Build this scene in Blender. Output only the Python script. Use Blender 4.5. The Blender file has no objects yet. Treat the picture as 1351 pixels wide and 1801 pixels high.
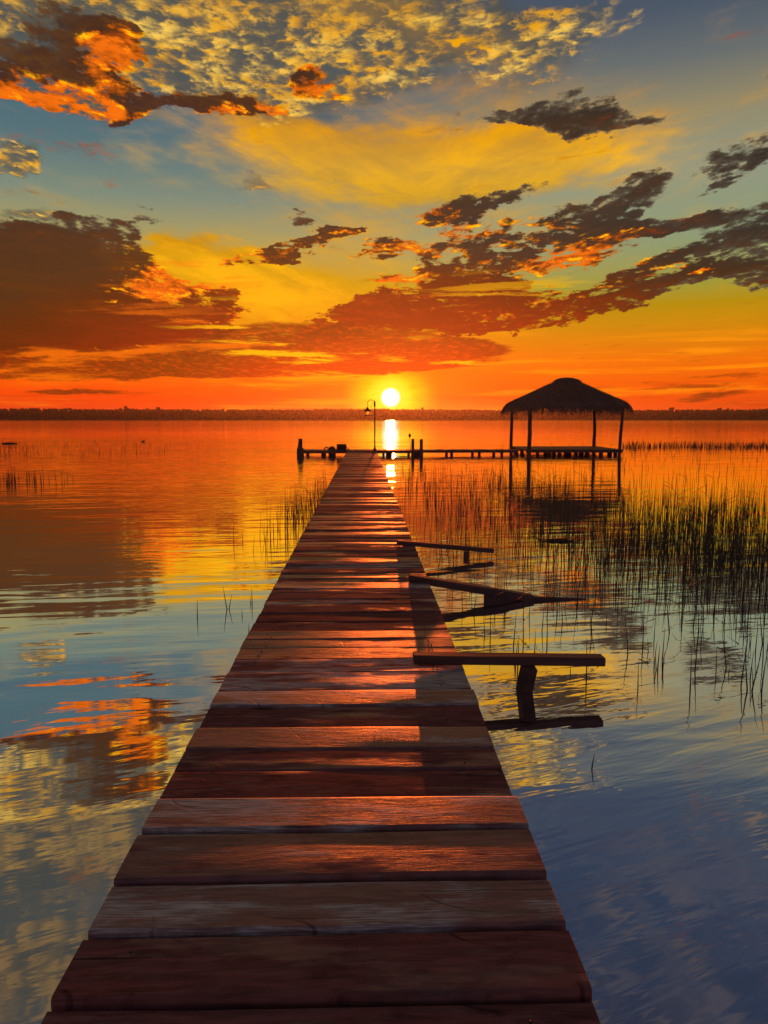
import bpy, bmesh, math, random
from mathutils import Vector, Matrix, noise as mnoise

SC = bpy.context.scene
COL = SC.collection
R = math.radians

# ---------------------------------------------------------------- camera
CAM_H, FOC = 1.58, 1350.0            # eye height above the water, focal length for an 1801 px tall frame
PITCH, YAW = R(-6.9), R(1.475)
cam_d = bpy.data.cameras.new('camera')
cam_d.sensor_fit = 'VERTICAL'; cam_d.sensor_height = 36.0
cam_d.lens = 36.0 * FOC / 1801.0
cam_d.clip_start = 0.05; cam_d.clip_end = 20000
cam = bpy.data.objects.new('camera', cam_d); COL.objects.link(cam)
cam.location = (0, 0, CAM_H)
cam.rotation_euler = (R(90) + PITCH, 0, -YAW)
SC.camera = cam

# ---------------------------------------------------------------- view transform
SC.view_settings.view_transform = 'Standard'
SC.view_settings.look = 'None'
SC.view_settings.exposure = 0.0
SC.view_settings.gamma = 1.0
SC.view_settings.use_curve_mapping = False

# ---------------------------------------------------------------- sun
SUN_AZ, SUN_EL = 1.96, 1.58          # degrees, azimuth clockwise from +Y
sd = bpy.data.lights.new('sun', 'SUN')
sd.energy = 2.0; sd.angle = R(0.6); sd.color = (1.0, 0.14, 0.018)
sun = bpy.data.objects.new('sun', sd); COL.objects.link(sun)
_d = Vector((math.sin(R(SUN_AZ)) * math.cos(R(SUN_EL)), math.cos(R(SUN_AZ)) * math.cos(R(SUN_EL)), math.sin(R(SUN_EL))))
sun.rotation_euler = _d.to_track_quat('Z', 'Y').to_euler()
sun.location = (0, 0, 30)

def ray(px, py):
    """direction in the world for a picture point (1351 x 1801)"""
    v = Vector((px - 675.5, 900.5 - py, -FOC))
    m = Matrix.Rotation(-YAW, 3, 'Z') @ Matrix.Rotation(R(90) + PITCH, 3, 'X')
    return (m @ v).normalized()
def azel(px, py):
    d = ray(px, py)
    return math.degrees(math.atan2(d.x, d.y)), math.degrees(math.asin(d.z))

def lin(c):
    o = []
    for v in c:
        v = v / 255.0
        o.append(v / 12.92 if v <= 0.04045 else ((v + 0.055) / 1.055) ** 2.4)
    return (*o, 1.0)

# ---------------------------------------------------------------- node helpers
class S:
    """a node socket with arithmetic"""
    T = None
    def __init__(s, sock): s.s = sock
    @staticmethod
    def m(op, *a, clamp=False):
        n = S.T.nodes.new('ShaderNodeMath'); n.operation = op; n.use_clamp = clamp
        for i, v in enumerate(a):
            if isinstance(v, S): S.T.links.new(v.s, n.inputs[i])
            else: n.inputs[i].default_value = v
        return S(n.outputs[0])
    def __add__(s, o): return S.m('ADD', s, o)
    __radd__ = __add__
    def __sub__(s, o): return S.m('SUBTRACT', s, o)
    def __rsub__(s, o): return S.m('SUBTRACT', o, s)
    def __mul__(s, o): return S.m('MULTIPLY', s, o)
    __rmul__ = __mul__
    def __truediv__(s, o): return S.m('DIVIDE', s, o)
    def __rtruediv__(s, o): return S.m('DIVIDE', o, s)
    def __pow__(s, o): return S.m('POWER', s, o)
def clamp(a): return S.m('ADD', a, 0.0, clamp=True)
def vmax(a, b): return S.m('MAXIMUM', a, b)
def vmin(a, b): return S.m('MINIMUM', a, b)
def smooth(v, a, b, lo=0.0, hi=1.0):
    n = S.T.nodes.new('ShaderNodeMapRange'); n.interpolation_type = 'SMOOTHSTEP'
    for i, q in enumerate((v, a, b, lo, hi)):
        if isinstance(q, S): S.T.links.new(q.s, n.inputs[i])
        else: n.inputs[i].default_value = q
    return S(n.outputs[0])
def vec(x, y, z=0.0):
    n = S.T.nodes.new('ShaderNodeCombineXYZ')
    for i, q in enumerate((x, y, z)):
        if isinstance(q, S): S.T.links.new(q.s, n.inputs[i])
        else: n.inputs[i].default_value = q
    return S(n.outputs[0])
def nz(v, scale, detail=6.0, rough=0.55, dist=0.0, lac=2.0, w=None):
    n = S.T.nodes.new('ShaderNodeTexNoise'); n.noise_dimensions = '3D' if w is None else '4D'
    S.T.links.new(v.s, n.inputs['Vector'])
    n.inputs['Scale'].default_value = scale; n.inputs['Detail'].default_value = detail
    n.inputs['Roughness'].default_value = rough; n.inputs['Distortion'].default_value = dist
    n.inputs['Lacunarity'].default_value = lac
    if w is not None:
        if isinstance(w, S): S.T.links.new(w.s, n.inputs['W'])
        else: n.inputs['W'].default_value = w
    return S(n.outputs['Fac'])
def voro(v, scale, rnd=1.0, feature='F1', sm=None):
    n = S.T.nodes.new('ShaderNodeTexVoronoi'); n.feature = feature
    S.T.links.new(v.s, n.inputs['Vector']); n.inputs['Scale'].default_value = scale
    n.inputs['Randomness'].default_value = rnd
    if sm is not None: n.inputs['Smoothness'].default_value = sm
    return S(n.outputs['Distance'])
def mix(f, a, b, mode='MIX'):
    n = S.T.nodes.new('ShaderNodeMix'); n.data_type = 'RGBA'; n.blend_type = mode; n.clamp_factor = True
    for q, i in ((f, 0), (a, 6), (b, 7)):
        if isinstance(q, S): S.T.links.new(q.s, n.inputs[i])
        else: n.inputs[i].default_value = q
    return S(n.outputs[2])
def ramp(v, stops, srgb=True):
    n = S.T.nodes.new('ShaderNodeValToRGB'); e = n.color_ramp.elements
    S.T.links.new(v.s, n.inputs[0])
    while len(e) < len(stops): e.new(0.5)
    for el_, (p, c) in zip(e, stops):
        el_.position = p; el_.color = lin(c) if srgb else (*c, 1.0)
    return S(n.outputs[0])
def sep(v):
    n = S.T.nodes.new('ShaderNodeSeparateXYZ'); S.T.links.new(v.s, n.inputs[0])
    return S(n.outputs[0]), S(n.outputs[1]), S(n.outputs[2])

TURNS = (-30, -20, -12, -6, 0, 6, 12, 18, 30)
def blobs(x, y, lst):
    """sum of soft rotated ellipses (cx, cy, rx, ry, turn, weight) given where they stand in the sky"""
    acc = None
    snap = lambda r_: min(TURNS, key=lambda q: abs(q - r_))
    for deg in TURNS:
        grp = [b_ for b_ in lst if snap(b_[4]) == deg]
        if not grp: continue
        c, s_ = math.cos(R(deg)), math.sin(R(deg))
        U, V = (x, y) if deg == 0 else (S.m('MULTIPLY_ADD', x, c, y * s_), S.m('MULTIPLY_ADD', x, -s_, y * c))
        for cx, cy, rx, ry, rot, w in grp:
            a0, e0 = azel(cx, cy)
            a1, e1 = azel(cx + 20, cy); a2, e2 = azel(cx, cy - 20)
            kx = abs(a1 - a0) / 20; ky = abs(e2 - e0) / 20
            u0, v0 = a0 * c + e0 * s_, -a0 * s_ + e0 * c
            sx, sy = 1 / (rx * kx), 1 / (ry * ky)
            u = S.m('MULTIPLY_ADD', U, sx, -u0 * sx); v = S.m('MULTIPLY_ADD', V, sy, -v0 * sy)
            q = S.m('MULTIPLY_ADD', v, v, u * u)
            f = S.m('SUBTRACT', 1.0, q, clamp=True)
            acc = f * w if acc is None else S.m('MULTIPLY_ADD', f, w, acc)
    return acc

# ---------------------------------------------------------------- sky
world = bpy.data.worlds.new('World'); SC.world = world
world.use_nodes = True
T = world.node_tree; S.T = T
T.nodes.clear()
tc = T.nodes.new('ShaderNodeTexCoord')
dx, dy, dz = sep(S(tc.outputs['Generated']))
az = S.m('ARCTAN2', dx, dy) * (180 / math.pi)
el = S.m('ARCSINE', dz) * (180 / math.pi)
ae = vec(az, el)

# cloud layer coordinates: the layer seen in perspective, so features flatten towards the horizon
den = vmax(dz, 0.0) + 0.22
px_ = dx / den; py_ = dy / den
pl = vec(px_, py_)

# --- clear air behind the clouds
e01 = el / 45.0
right = ramp(e01, [(0.0, (214, 70, 4)), (0.045, (228, 92, 6)), (0.09, (226, 116, 10)), (0.145, (194, 138, 28)),
                   (0.20, (156, 150, 74)), (0.27, (140, 152, 122)), (0.36, (144, 150, 132)), (0.44, (146, 138, 112)),
                   (0.50, (108, 114, 114)), (0.56, (82, 94, 108)), (0.66, (66, 80, 102)), (1.0, (56, 58, 76))])
left = ramp(e01, [(0.0, (214, 46, 2)), (0.04, (236, 82, 4)), (0.09, (234, 118, 10)), (0.145, (230, 146, 18)),
                  (0.20, (206, 156, 48)), (0.27, (168, 156, 104)), (0.33, (128, 140, 126)), (0.40, (92, 118, 124)),
                  (0.47, (84, 108, 120)), (0.56, (90, 102, 108)), (0.66, (92, 94, 90)), (1.0, (76, 80, 88))])
lr = smooth(az, -4.0, 15.0)
base = mix(lr, left, right)
# sky behind the viewer: plain dusk blue
back = ramp(e01, [(0.0, (128, 112, 118)), (0.2, (118, 118, 132)), (0.5, (92, 102, 128)), (1.0, (60, 64, 88))])
base = mix(smooth(dy, 0.25, -0.35), base, back)
nsk = T.nodes.new('ShaderNodeTexSky'); nsk.sky_type = 'NISHITA'; nsk.sun_disc = False
nsk.sun_elevation = R(SUN_EL); nsk.sun_rotation = R(SUN_AZ); nsk.dust_density = 3.0

# cloud field coordinates: cells shrink and flatten gently towards the horizon
elp = vmax(el, 0.0)
hx = az / (elp + 10.0) * 1.15
hy = S.m('LOGARITHM', elp + 6.0, 2.718282) * 2.1
cl = vec(hx, hy)
w1 = nz(cl, 4.5, 6.0, 0.62); w2 = nz(vec(hx + 7.3, hy - 3.1), 4.5, 6.0, 0.62)
wx = az + (w1 - 0.5) * 6.5; wy = el + (w2 - 0.5) * 3.2

# fine and coarse cloud noises
nA = nz(cl, 7.5, 8.0, 0.64, 0.25)
nA2 = nz(vec(hx - 0.006, hy - 0.030), 7.5, 5.0, 0.64, 0.25)       # the same field a step nearer: light from the low sun
nStr = nz(vec(hx * 1.1 + hy * 0.25, hy * 2.6 - hx * 0.5, 3.7), 3.2, 7.0, 0.62, 0.4)
nFine = nz(vec(hx * 1.0, hy * 1.25, 9.1), 21.0, 5.0, 0.66, 0.3)

cV = (nA - 0.5) * 4.0
# --- golden veil high over the sun
veil = blobs(wx, wy, [(720, 270, 560, 150, 0, .45), (760, 400, 420, 60, 0, .3), (700, 290, 400, 85, 0, .75), (600, 262, 300, 60, -12, 0.5), (880, 300, 330, 70, 6, 0.6), (520, 240, 240, 50, -20, 0.4), (1180, 310, 260, 60, 6, .35),
                  (1050, 230, 380, 60, 5, 0.32), (330, 465, 200, 60, 0, 1.2), (450, 525, 220, 70, 0, 1.2), (560, 470, 200, 60, 0, .45), (300, 430, 120, 30, 10, .6),
                  (720, 45, 240, 60, -10, 0.8), (640, 10, 200, 60, 0, 0.5), (880, 150, 220, 60, 0, 0.25), (1000, 400, 400, 50, 6, .15)])
vS = (nStr - 0.5) * 3.0
ray_ = nz(vec(az * 0.16 + (el - 2.0) * 0.10, (el - 0.28 * S.m('ABSOLUTE', az - 4.0)) * 0.42, 12.0), 1.0, 6.0, 0.62, 0.5)
vR = (ray_ - 0.5) * 3.2
veil = smooth(veil + vS * 0.30 + cV * 0.16 + vR * 0.38, 0.0, 1.25)
veilc = ramp(e01, [(0.0, (255, 130, 6)), (0.16, (246, 170, 20)), (0.24, (240, 180, 44)), (0.27, (236, 168, 34)), (0.33, (208, 164, 64)), (0.38, (238, 184, 76)), (0.43, (230, 168, 66)),
                   (0.49, (206, 146, 54)), (0.58, (230, 174, 66)), (1.0, (130, 120, 100))])
veilc = mix(smooth(vR + vS * 0.4 + cV * 0.25, -0.9, 0.8), mix(0.42, veilc, lin((92, 92, 76))), veilc)
col = mix(veil * 0.92, base, veilc)

# --- glow of the low sun
a_s = (az - SUN_AZ); e_s = (el - SUN_EL)
rr = S.m('SQRT', a_s * a_s * 0.30 + e_s * e_s * 1.0)
rn = S.m('SQRT', a_s * a_s + e_s * e_s)
glow1 = smooth(rr, 4.6, 0.2); glow2 = smooth(S.m('SQRT', a_s * a_s * 0.55 + e_s * e_s), 2.9, 0.2)
col = mix(glow1 * 0.55, col, lin((255, 140, 0)))
col = mix(glow2 * smooth(nStr, 0.2, 0.55, 0.6, 1.0), col, lin((255, 236, 0)))
# thin bright and dull streaks low down
st = smooth(nz(vec(az * 0.045, el * 0.85, 2.0), 1.5, 7.0, 0.6, 0.3), 0.50, 0.68)
lowm = smooth(el, 7.5, 4.0) * smooth(el, -0.2, 0.8)
col = mix(st * lowm * 0.55, col, lin((255, 168, 26)))
st2 = smooth(nz(vec(az * 0.05, el * 0.7, 5.0), 1.6, 7.0, 0.6, 0.3), 0.50, 0.66)
col = mix(st2 * smooth(el, 3.6, 1.2) * smooth(rn, 1.6, 5.0) * 0.6, col, lin((196, 62, 18)))

# pale mare's tails far overhead on the right
tail = nz(vec(az * 0.05 + el * 0.03, el * 0.16 - az * 0.03, 6.0), 1.6, 5.0, 0.6, 0.5)
col = mix(smooth(tail, 0.46, 0.66) * smooth(el, 24.0, 32.0) * 0.5, col, lin((108, 100, 102)))
# --- altocumulus: small mottled cloudlets high on the left and above
am = blobs(wx, wy, [(140, 70, 330, 140, 0, 1.3), (420, 90, 280, 150, -10, 1.4), (690, 20, 300, 90, -5, 1.3), (560, 130, 230, 60, 0, 0.8),
                (930, 115, 150, 48, 8, 0.75), (820, 70, 260, 60, 0, 0.55), (700, 130, 170, 34, 0, 0.5), (140, 186, 220, 24, 0, 0.8),
                (25, 275, 70, 42, 0, 1.6), (70, 378, 110, 14, 2, 0.9), (1010, 40, 180, 45, 0, 0.45), (440, 322, 60, 14, 0, 0.8),
                (80, -90, 700, 170, 0, 1.0), (600, -140, 500, 120, 0, .7), (500, -380, 900, 130, 5, .5), (0, -420, 500, 220, 0, .75), (300, -700, 600, 200, 0, .6)])
cell = voro(vec(hx + (nFine - 0.5) * 0.10 + (nA - 0.5) * 0.16, hy * 1.2 + (nA - 0.5) * 0.25 + (nStr - 0.5) * 0.12), 26.0, 1.0, 'SMOOTH_F1', 0.6)
cA_ = (nA - 0.5) * 4.0; cS_ = (nStr - 0.5) * 3.0; cG_ = (nFine - 0.5) * 3.2
aD = (0.45 - cell) * 0.65 + cG_ * 0.50 + cA_ * 0.42 + cS_ * 0.22 + smooth(am, 0.0, 1.2) * 0.92 - 0.34
alt = smooth(aD, -0.12, 0.70) * smooth(am, 0.0, 0.35)
altl = smooth(cG_ * 0.7 + (0.40 - cell) * 0.7 + cA_ * 0.35 + cS_ * 0.2, -0.35, 0.42)
altc = mix(altl, lin((108, 98, 80)), mix(smooth(cS_, -0.3, 0.5), lin((232, 172, 72)), lin((252, 216, 124))))
altc = mix(smooth(el, 24.5, 29.5), altc, mix(altl, lin((96, 88, 74)), lin((150, 124, 88))))
under = smooth(am, 0.1, 1.0) * 0.75 * smooth(cA_, 0.6, -0.6, 0.5, 1.0)
col = mix(under, col, lin((78, 82, 80)))
col = mix(alt * 0.88, col, altc)

# --- lumpy low clouds with fire on their sunward rims
low = [  # top left group
    (60, 95, 180, 95, 10, 1.0), (190, 95, 80, 90, 30, 1.0), (80, 165, 230, 46, -3, 1.2), (180, 155, 130, 44, -14, 1.1), (380, 182, 100, 34, -3, 1.2),
    (270, 182, 90, 18, 0, 0.8), (470, 182, 80, 26, -22, 0.9), (575, 150, 66, 38, -20, 0.9), (610, 120, 90, 26, 10, .6), (205, 210, 30, 14, 20, .9),
    (100, 30, 180, 50, -10, .6),
    # dark cloud upper right, and its wisps
    (990, 208, 190, 40, -3, 1.35), (1015, 180, 90, 48, -14, 1.1), (850, 205, 150, 22, -4, .8), (1170, 195, 90, 26, -8, .55), (1320, 275, 120, 44, 6, 1.1),
    (1080, 245, 40, 14, 0, .6), (1345, 145, 40, 14, 0, .7),
    # scattered clouds on the right
    (800, 375, 100, 40, 10, 1.15), (900, 345, 110, 26, 16, 1.0), (860, 408, 110, 30, 4, 1.0), (1120, 345, 120, 36, 12, 1.1),
    (1030, 385, 120, 50, 6, 1.15), (1050, 430, 150, 46, 14, 1.2), (850, 450, 150, 34, 6, 1.1), (1180, 395, 90, 22, 6, .9), (1250, 330, 80, 16, 6, .8),
    (540, 388, 50, 20, -4, 1.0), (690, 440, 110, 26, 0, 1.1), (470, 452, 120, 24, 16, 1.4), (540, 432, 120, 22, 16, 1.4), (600, 410, 60, 14, 14, 1.2), (450, 325, 50, 14, 0, .7),
    (700, 485, 90, 20, 0, .8),
    # the long bank right
    (1290, 400, 160, 52, 10, 1.15), (1230, 470, 240, 44, 10, 1.2), (1340, 450, 200, 60, 8, 1.2), (1130, 505, 180, 34, 12, 1.0), (1010, 545, 160, 30, 14, 1.0),
    (1480, 420, 260, 90, 8, 1.2), (1700, 380, 300, 110, 4, 1.0),
    # the red-lit bank over the sun
    (840, 500, 150, 50, 0, 1.3), (760, 540, 190, 46, 0, 1.3), (900, 550, 190, 40, 8, 1.2), (670, 560, 170, 36, 6, 1.1), (590, 592, 190, 24, 0, .85),
    (480, 545, 110, 14, -8, .5), (900, 575, 160, 20, 6, .8),
    # great brown bank left
    (60, 470, 260, 110, 8, 1.6), (150, 545, 320, 90, 0, 1.7), (230, 580, 230, 60, 0, 1.4), (40, 590, 300, 70, 0, 1.5), (190, 395, 150, 26, 8, .9),
    (330, 520, 120, 40, -12, .9), (-150, 480, 300, 150, 0, 1.6), (-400, 500, 400, 140, 0, 1.4), (245, 356, 50, 10, 0, .8), (20, 345, 90, 50, 0, .35),
]
lm = blobs(wx, wy, low)
L = smooth(lm, 0.0, 1.15)
cA = (nA - 0.5) * 4.0; cF = (nFine - 0.5) * 3.0; cS = (nStr - 0.5) * 3.2
solid = blobs(wx, wy, [(20, 480, 240, 90, 4, .8), (120, 560, 300, 70, 0, .75), (-100, 520, 400, 150, 0, 1.0), (250, 596, 200, 36, 0, .6), (830, 510, 130, 40, 0, .4), (700, 560, 200, 36, 0, .5), (990, 208, 120, 24, 0, .4)])
sol = clamp(solid)
D = L * 1.50 + cA * 0.90 + cF * 0.75 + cS * 0.50 - 0.97 + sol * 0.95
D2 = (nA2 - 0.5) * 4.0
gate = smooth(lm, 0.0, 0.22)
dens = smooth(D, -0.12, 0.38) * gate
core = smooth(D, 0.05, 0.85)
rel = cA - D2                                  # relief: rims turned to the sun
lit = smooth(rel + cF * 0.30, -0.20, 0.80)
near_s = smooth(S.m('SQRT', a_s * a_s * 0.10 + e_s * e_s * 1.0), 11.0, 4.0)
dark = mix(smooth(az, 4.0, -8.0), mix(smooth(el, 6.0, 13.0), lin((84, 40, 22)), lin((50, 46, 44))), lin((98, 60, 42)))
dark = mix(near_s, dark, lin((186, 32, 6)))
warmtone = mix(near_s, mix(smooth(el, 12.0, 22.0), lin((118, 68, 34)), lin((104, 72, 44))), lin((214, 62, 8)))
relv = smooth((rel + cF * 0.35) * (1.0 - sol * 0.75) + cS * 0.55, -0.3, 1.1)
dark = mix(relv * 0.55, mix(0.45, dark, (0.008, 0.006, 0.006, 1)), mix(smooth(az, 10.0, -2.0, 0.45, 1.0), dark, warmtone))
rim = mix(near_s, mix(smooth(el, 12.0, 22.0), lin((232, 112, 8)), lin((232, 116, 10))), lin((248, 96, 4)))
hot = mix(smooth(lit + cF * 0.3, 0.40, 1.1), rim, lin((255, 194, 56)))
warm = blobs(az, el, [(80, 180, 360, 90, 0, 1.3), (380, 195, 150, 50, 0, 1.2), (200, 100, 100, 100, 0, 1.2), (600, 150, 160, 70, 0, 1.4), (880, 425, 330, 90, 0, 1.0),
                  (1050, 450, 240, 60, 0, 1.0), (480, 190, 100, 50, 0, 1.2), (500, 450, 250, 60, 15, .9), (800, 520, 420, 110, 0, 1.0), (300, 500, 300, 120, 0, .8), (150, 600, 420, 60, 0, 1.0),
                  (1250, 470, 90, 20, 0, .8), (790, 380, 80, 40, 0, .7), (690, 440, 120, 50, 0, .9), (25, 275, 90, 60, 0, 1.2)])
wm = clamp(warm * 1.3)
fb = blobs(wx, wy, [(60, 172, 200, 30, 0, 1.25), (200, 100, 44, 90, 0, .95), (110, 60, 120, 30, 0, .4), (170, 185, 100, 16, -12, .8), (600, 108, 80, 26, 8, .9), (590, 150, 60, 18, 0, .8), (385, 190, 60, 12, 0, .9), (480, 192, 50, 14, -20, 1.1), (60, 60, 60, 40, 0, .5),
                  (1240, 474, 60, 10, 0, .9), (1000, 455, 110, 16, 6, .9), (1060, 425, 110, 20, 10, .6), (700, 440, 90, 14, 0, .6), (470, 455, 120, 10, 12, .5), (600, 410, 60, 10, 12, .6), (780, 378, 50, 12, 0, .6), (820, 410, 70, 10, 0, .6), (1040, 480, 30, 20, 0, .7), (280, 500, 170, 40, 10, 1.0), (340, 450, 110, 30, 10, .8), (420, 560, 120, 20, 0, .8), (150, 430, 120, 14, 8, .5), (180, 640, 330, 10, 0, .9), (330, 610, 150, 12, 8, .7), (700, 490, 70, 12, 0, .9), (440, 323, 60, 12, 0, 1.0), (1345, 145, 40, 14, 0, 1.2), (25, 275, 70, 42, 0, 1.2)])
fire = smooth(lit * 0.60 + (1.0 - core) * 0.50 + (wm - 1.0) * 0.9 + fb * (0.55 + cF * 0.40 + cA * 0.25) - sol * 0.14, 0.38, 0.90)
cc = mix(fire, dark, hot)
grey = mix(smooth(cF + cS * 0.5, -0.7, 0.7), lin((56, 54, 52)), lin((122, 114, 96)))
cc = mix((1.0 - wm) * (1.0 - core) * 0.7, cc, grey)
col = mix(dens * 0.96, col, cc)

# --- flat bands close to the horizon
band = blobs(az + (w1 - .5) * 2.0, el + (w2 - 0.5) * 0.7, [(600, 618, 330, 34, 2, 1.7), (720, 606, 170, 18, -2, 1.2), (780, 618, 130, 10, 0, 1.0), (520, 645, 360, 16, 1, 1.3), (700, 642, 130, 12, 1, 1.0),
                   (160, 640, 430, 26, 1, 1.2), (60, 655, 300, 18, 0, .9), (300, 640, 300, 24, 0, 1.3), (130, 689, 110, 6, 0, 1.0), (420, 655, 300, 12, 0, .8), (-300, 640, 400, 40, 0, 1.0),
                   (1260, 696, 90, 9, 4, .7), (1180, 680, 200, 10, 3, .3), (1350, 660, 200, 8, 0, .4), (560, 590, 260, 30, 0, .9)])
bd = smooth(band + (nStr - 0.5) * 1.6 + (nFine - 0.5) * 0.5, 0.15, 0.62)
nb = smooth(S.m('SQRT', a_s * a_s * 0.10 + e_s * e_s), 5.5, 1.6)
bc = mix(nb, lin((124, 52, 22)), lin((208, 36, 6)))
bc = mix(smooth(nFine, 0.45, 0.7) * 0.5, bc, lin((236, 96, 18)))
col = mix(bd * 0.93, col, bc)
# burning threads through the left bank
th = nz(vec(az * 0.045, el * 0.50 - az * 0.022 + (nFine - 0.5) * 0.10, 8.0), 1.6, 6.0, 0.62, 0.2)
thm = blobs(az, el, [(270, 600, 330, 60, 3, 1.0), (120, 650, 320, 34, 0, 1.2), (380, 590, 200, 40, 8, .9), (300, 500, 180, 60, 6, .6), (450, 655, 260, 18, 0, .6)])
col = mix(smooth(th, 0.53, 0.63) * clamp(thm * 1.3) * 0.75, col, lin((238, 122, 30)))
th2 = nz(vec(az * 0.06, el * 0.70 + (nFine - 0.5) * 0.15, 4.0), 1.6, 5.0, 0.6, 0.2)
thm2 = blobs(az, el, [(560, 625, 300, 50, 0, 1.0), (720, 640, 160, 22, 0, 1.0), (430, 560, 180, 40, 0, .8), (880, 520, 200, 50, 0, .4)])
col = mix(smooth(th2, 0.54, 0.62) * clamp(thm2 * 1.4) * 0.85, col, lin((255, 190, 50)))

# a crisper, deeper evening: contrast and saturation of the sky's own colour
gm = T.nodes.new('ShaderNodeGamma'); gm.inputs[1].default_value = 1.16; T.links.new(col.s, gm.inputs[0])
hs = T.nodes.new('ShaderNodeHueSaturation'); hs.inputs['Saturation'].default_value = 1.07; hs.inputs['Value'].default_value = 1.20
T.links.new(gm.outputs[0], hs.inputs['Color']); col = S(hs.outputs[0])
# --- the sun itself
disc = smooth(rn, 0.80, 0.36)
col = mix(smooth(rn, 1.9, 0.60) * 0.95, col, (1.0, 0.88, 0.04, 1))
hot_sun = mix(disc, col, (3.2, 3.0, 2.4, 1))
# below the horizon (behind the far shore and under the water sheet)
hot_sun = mix(smooth(el, -0.3, -1.5), hot_sun, lin((60, 32, 22)))
# the physical sky adds its own faint light on top
sc_n = T.nodes.new('ShaderNodeMix'); sc_n.data_type = 'RGBA'; sc_n.blend_type = 'ADD'; sc_n.inputs[0].default_value = 0.004
T.links.new(hot_sun.s, sc_n.inputs[6]); T.links.new(nsk.outputs[0], sc_n.inputs[7])
bg = T.nodes.new('ShaderNodeBackground'); bg.inputs[1].default_value = 1.0
T.links.new(sc_n.outputs[2], bg.inputs[0])
wo = T.nodes.new('ShaderNodeOutputWorld'); T.links.new(bg.outputs[0], wo.inputs[0])
world.cycles.sampling_method = 'MANUAL'; world.cycles.sample_map_resolution = 512

# ================================================================ helpers for building
def ground(px, py, h=0.0):
    """point of the world at height h seen at a picture point"""
    d = ray(px, py); t = (h - CAM_H) / d.z
    return Vector((d.x * t, d.y * t, h))
def at_depth(px, py, Y):
    d = ray(px, py); t = Y / d.y
    return Vector((d.x * t, Y, CAM_H + d.z * t))

class MB:
    def __init__(s): s.v = []; s.f = []; s.sm = []
    def add(s, vs, fs, smooth=False):
        o = len(s.v); s.v += [tuple(p) for p in vs]
        for f in fs: s.f.append(tuple(i + o for i in f)); s.sm.append(smooth)
    def box(s, c, size, rot=None, bev=0.0):
        hx, hy, hz = size[0] / 2, size[1] / 2, size[2] / 2
        c = Vector(c); m = rot if rot is not None else Matrix.Identity(3)
        if bev <= 0:
            vs = [c + m @ Vector((x * hx, y * hy, z * hz)) for z in (-1, 1) for y in (-1, 1) for x in (-1, 1)]
            s.add(vs, [(0, 2, 3, 1), (4, 5, 7, 6), (0, 1, 5, 4), (2, 6, 7, 3), (0, 4, 6, 2), (1, 3, 7, 5)]); return
        b = bev; vs = []
        for (z, k) in ((-hz, b), (-hz + b, 0), (hz - b, 0), (hz, b)):
            for (x, y) in ((-hx + k, -hy + k), (hx - k, -hy + k), (hx - k, hy - k), (-hx + k, hy - k)):
                vs.append(c + m @ Vector((x, y, z)))
        fs = [(3, 2, 1, 0), (12, 13, 14, 15)]
        for r in range(3):
            for i in range(4):
                j = (i + 1) % 4; fs.append((r * 4 + i, r * 4 + j, r * 4 + 4 + j, r * 4 + 4 + i))
        s.add(vs, fs)
    def tube(s, pts, rad, n=8, caps=True, smooth=True, jitter=0.0, rng=None):
        pts = [Vector(p) for p in pts]
        if not isinstance(rad, (list, tuple)): rad = [rad] * len(pts)
        vs = []; up = Vector((0.31, 0.93, 0.17))
        for i, p in enumerate(pts):
            a = pts[max(i - 1, 0)]; b = pts[min(i + 1, len(pts) - 1)]
            t = (b - a).normalized(); u = t.cross(up).normalized(); w = t.cross(u)
            for k in range(n):
                an = 2 * math.pi * k / n; r = rad[i] * (1 + (rng.uniform(-jitter, jitter) if rng else 0))
                vs.append(p + (u * math.cos(an) + w * math.sin(an)) * r)
        fs = []
        for i in range(len(pts) - 1):
            for k in range(n):
                j = (k + 1) % n; fs.append((i * n + k, i * n + j, (i + 1) * n + j, (i + 1) * n + k))
        s.add(vs, fs, smooth)
        if caps:
            s.f.append(tuple(range(len(s.v) - len(vs), len(s.v) - len(vs) + n))[::-1]); s.sm.append(False)
            s.f.append(tuple(range(len(s.v) - n, len(s.v)))); s.sm.append(False)
    def lathe(s, prof, c=(0, 0, 0), n=16, smooth=True):
        c = Vector(c); vs = []
        for r, z in prof:
            for k in range(n):
                a = 2 * math.pi * k / n; vs.append(c + Vector((r * math.cos(a), r * math.sin(a), z)))
        fs = [(i * n + k, i * n + (k + 1) % n, (i + 1) * n + (k + 1) % n, (i + 1) * n + k) for i in range(len(prof) - 1) for k in range(n)]
        s.add(vs, fs, smooth)
    def mesh(s, name, mat):
        me = bpy.data.meshes.new(name); me.from_pydata(s.v, [], s.f)
        me.polygons.foreach_set('use_smooth', s.sm); me.materials.append(mat); me.update()
        return me
    def build(s, name, mat, parent=None):
        o = bpy.data.objects.new(name, s.mesh(name, mat)); COL.objects.link(o)
        if parent: o.parent = parent
        return o
def tag(o, label=None, cat=None, group=None, kind=None):
    if label: o['label'] = label
    if cat: o['category'] = cat
    if group: o['group'] = group
    if kind: o['kind'] = kind
    return o
def thing(name, label, cat, loc=(0, 0, 0), rz=0.0, group=None):
    o = bpy.data.objects.new(name, None); COL.objects.link(o); o.empty_display_size = 0.2
    o.location = loc; o.rotation_euler = (0, 0, rz)
    return tag(o, label, cat, group)
def copy_tree(o, parent=None):
    c = o.copy(); COL.objects.link(c); c.parent = parent
    for ch in [k for k in bpy.data.objects if k.parent == o]: copy_tree(ch, c)
    return c

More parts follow.
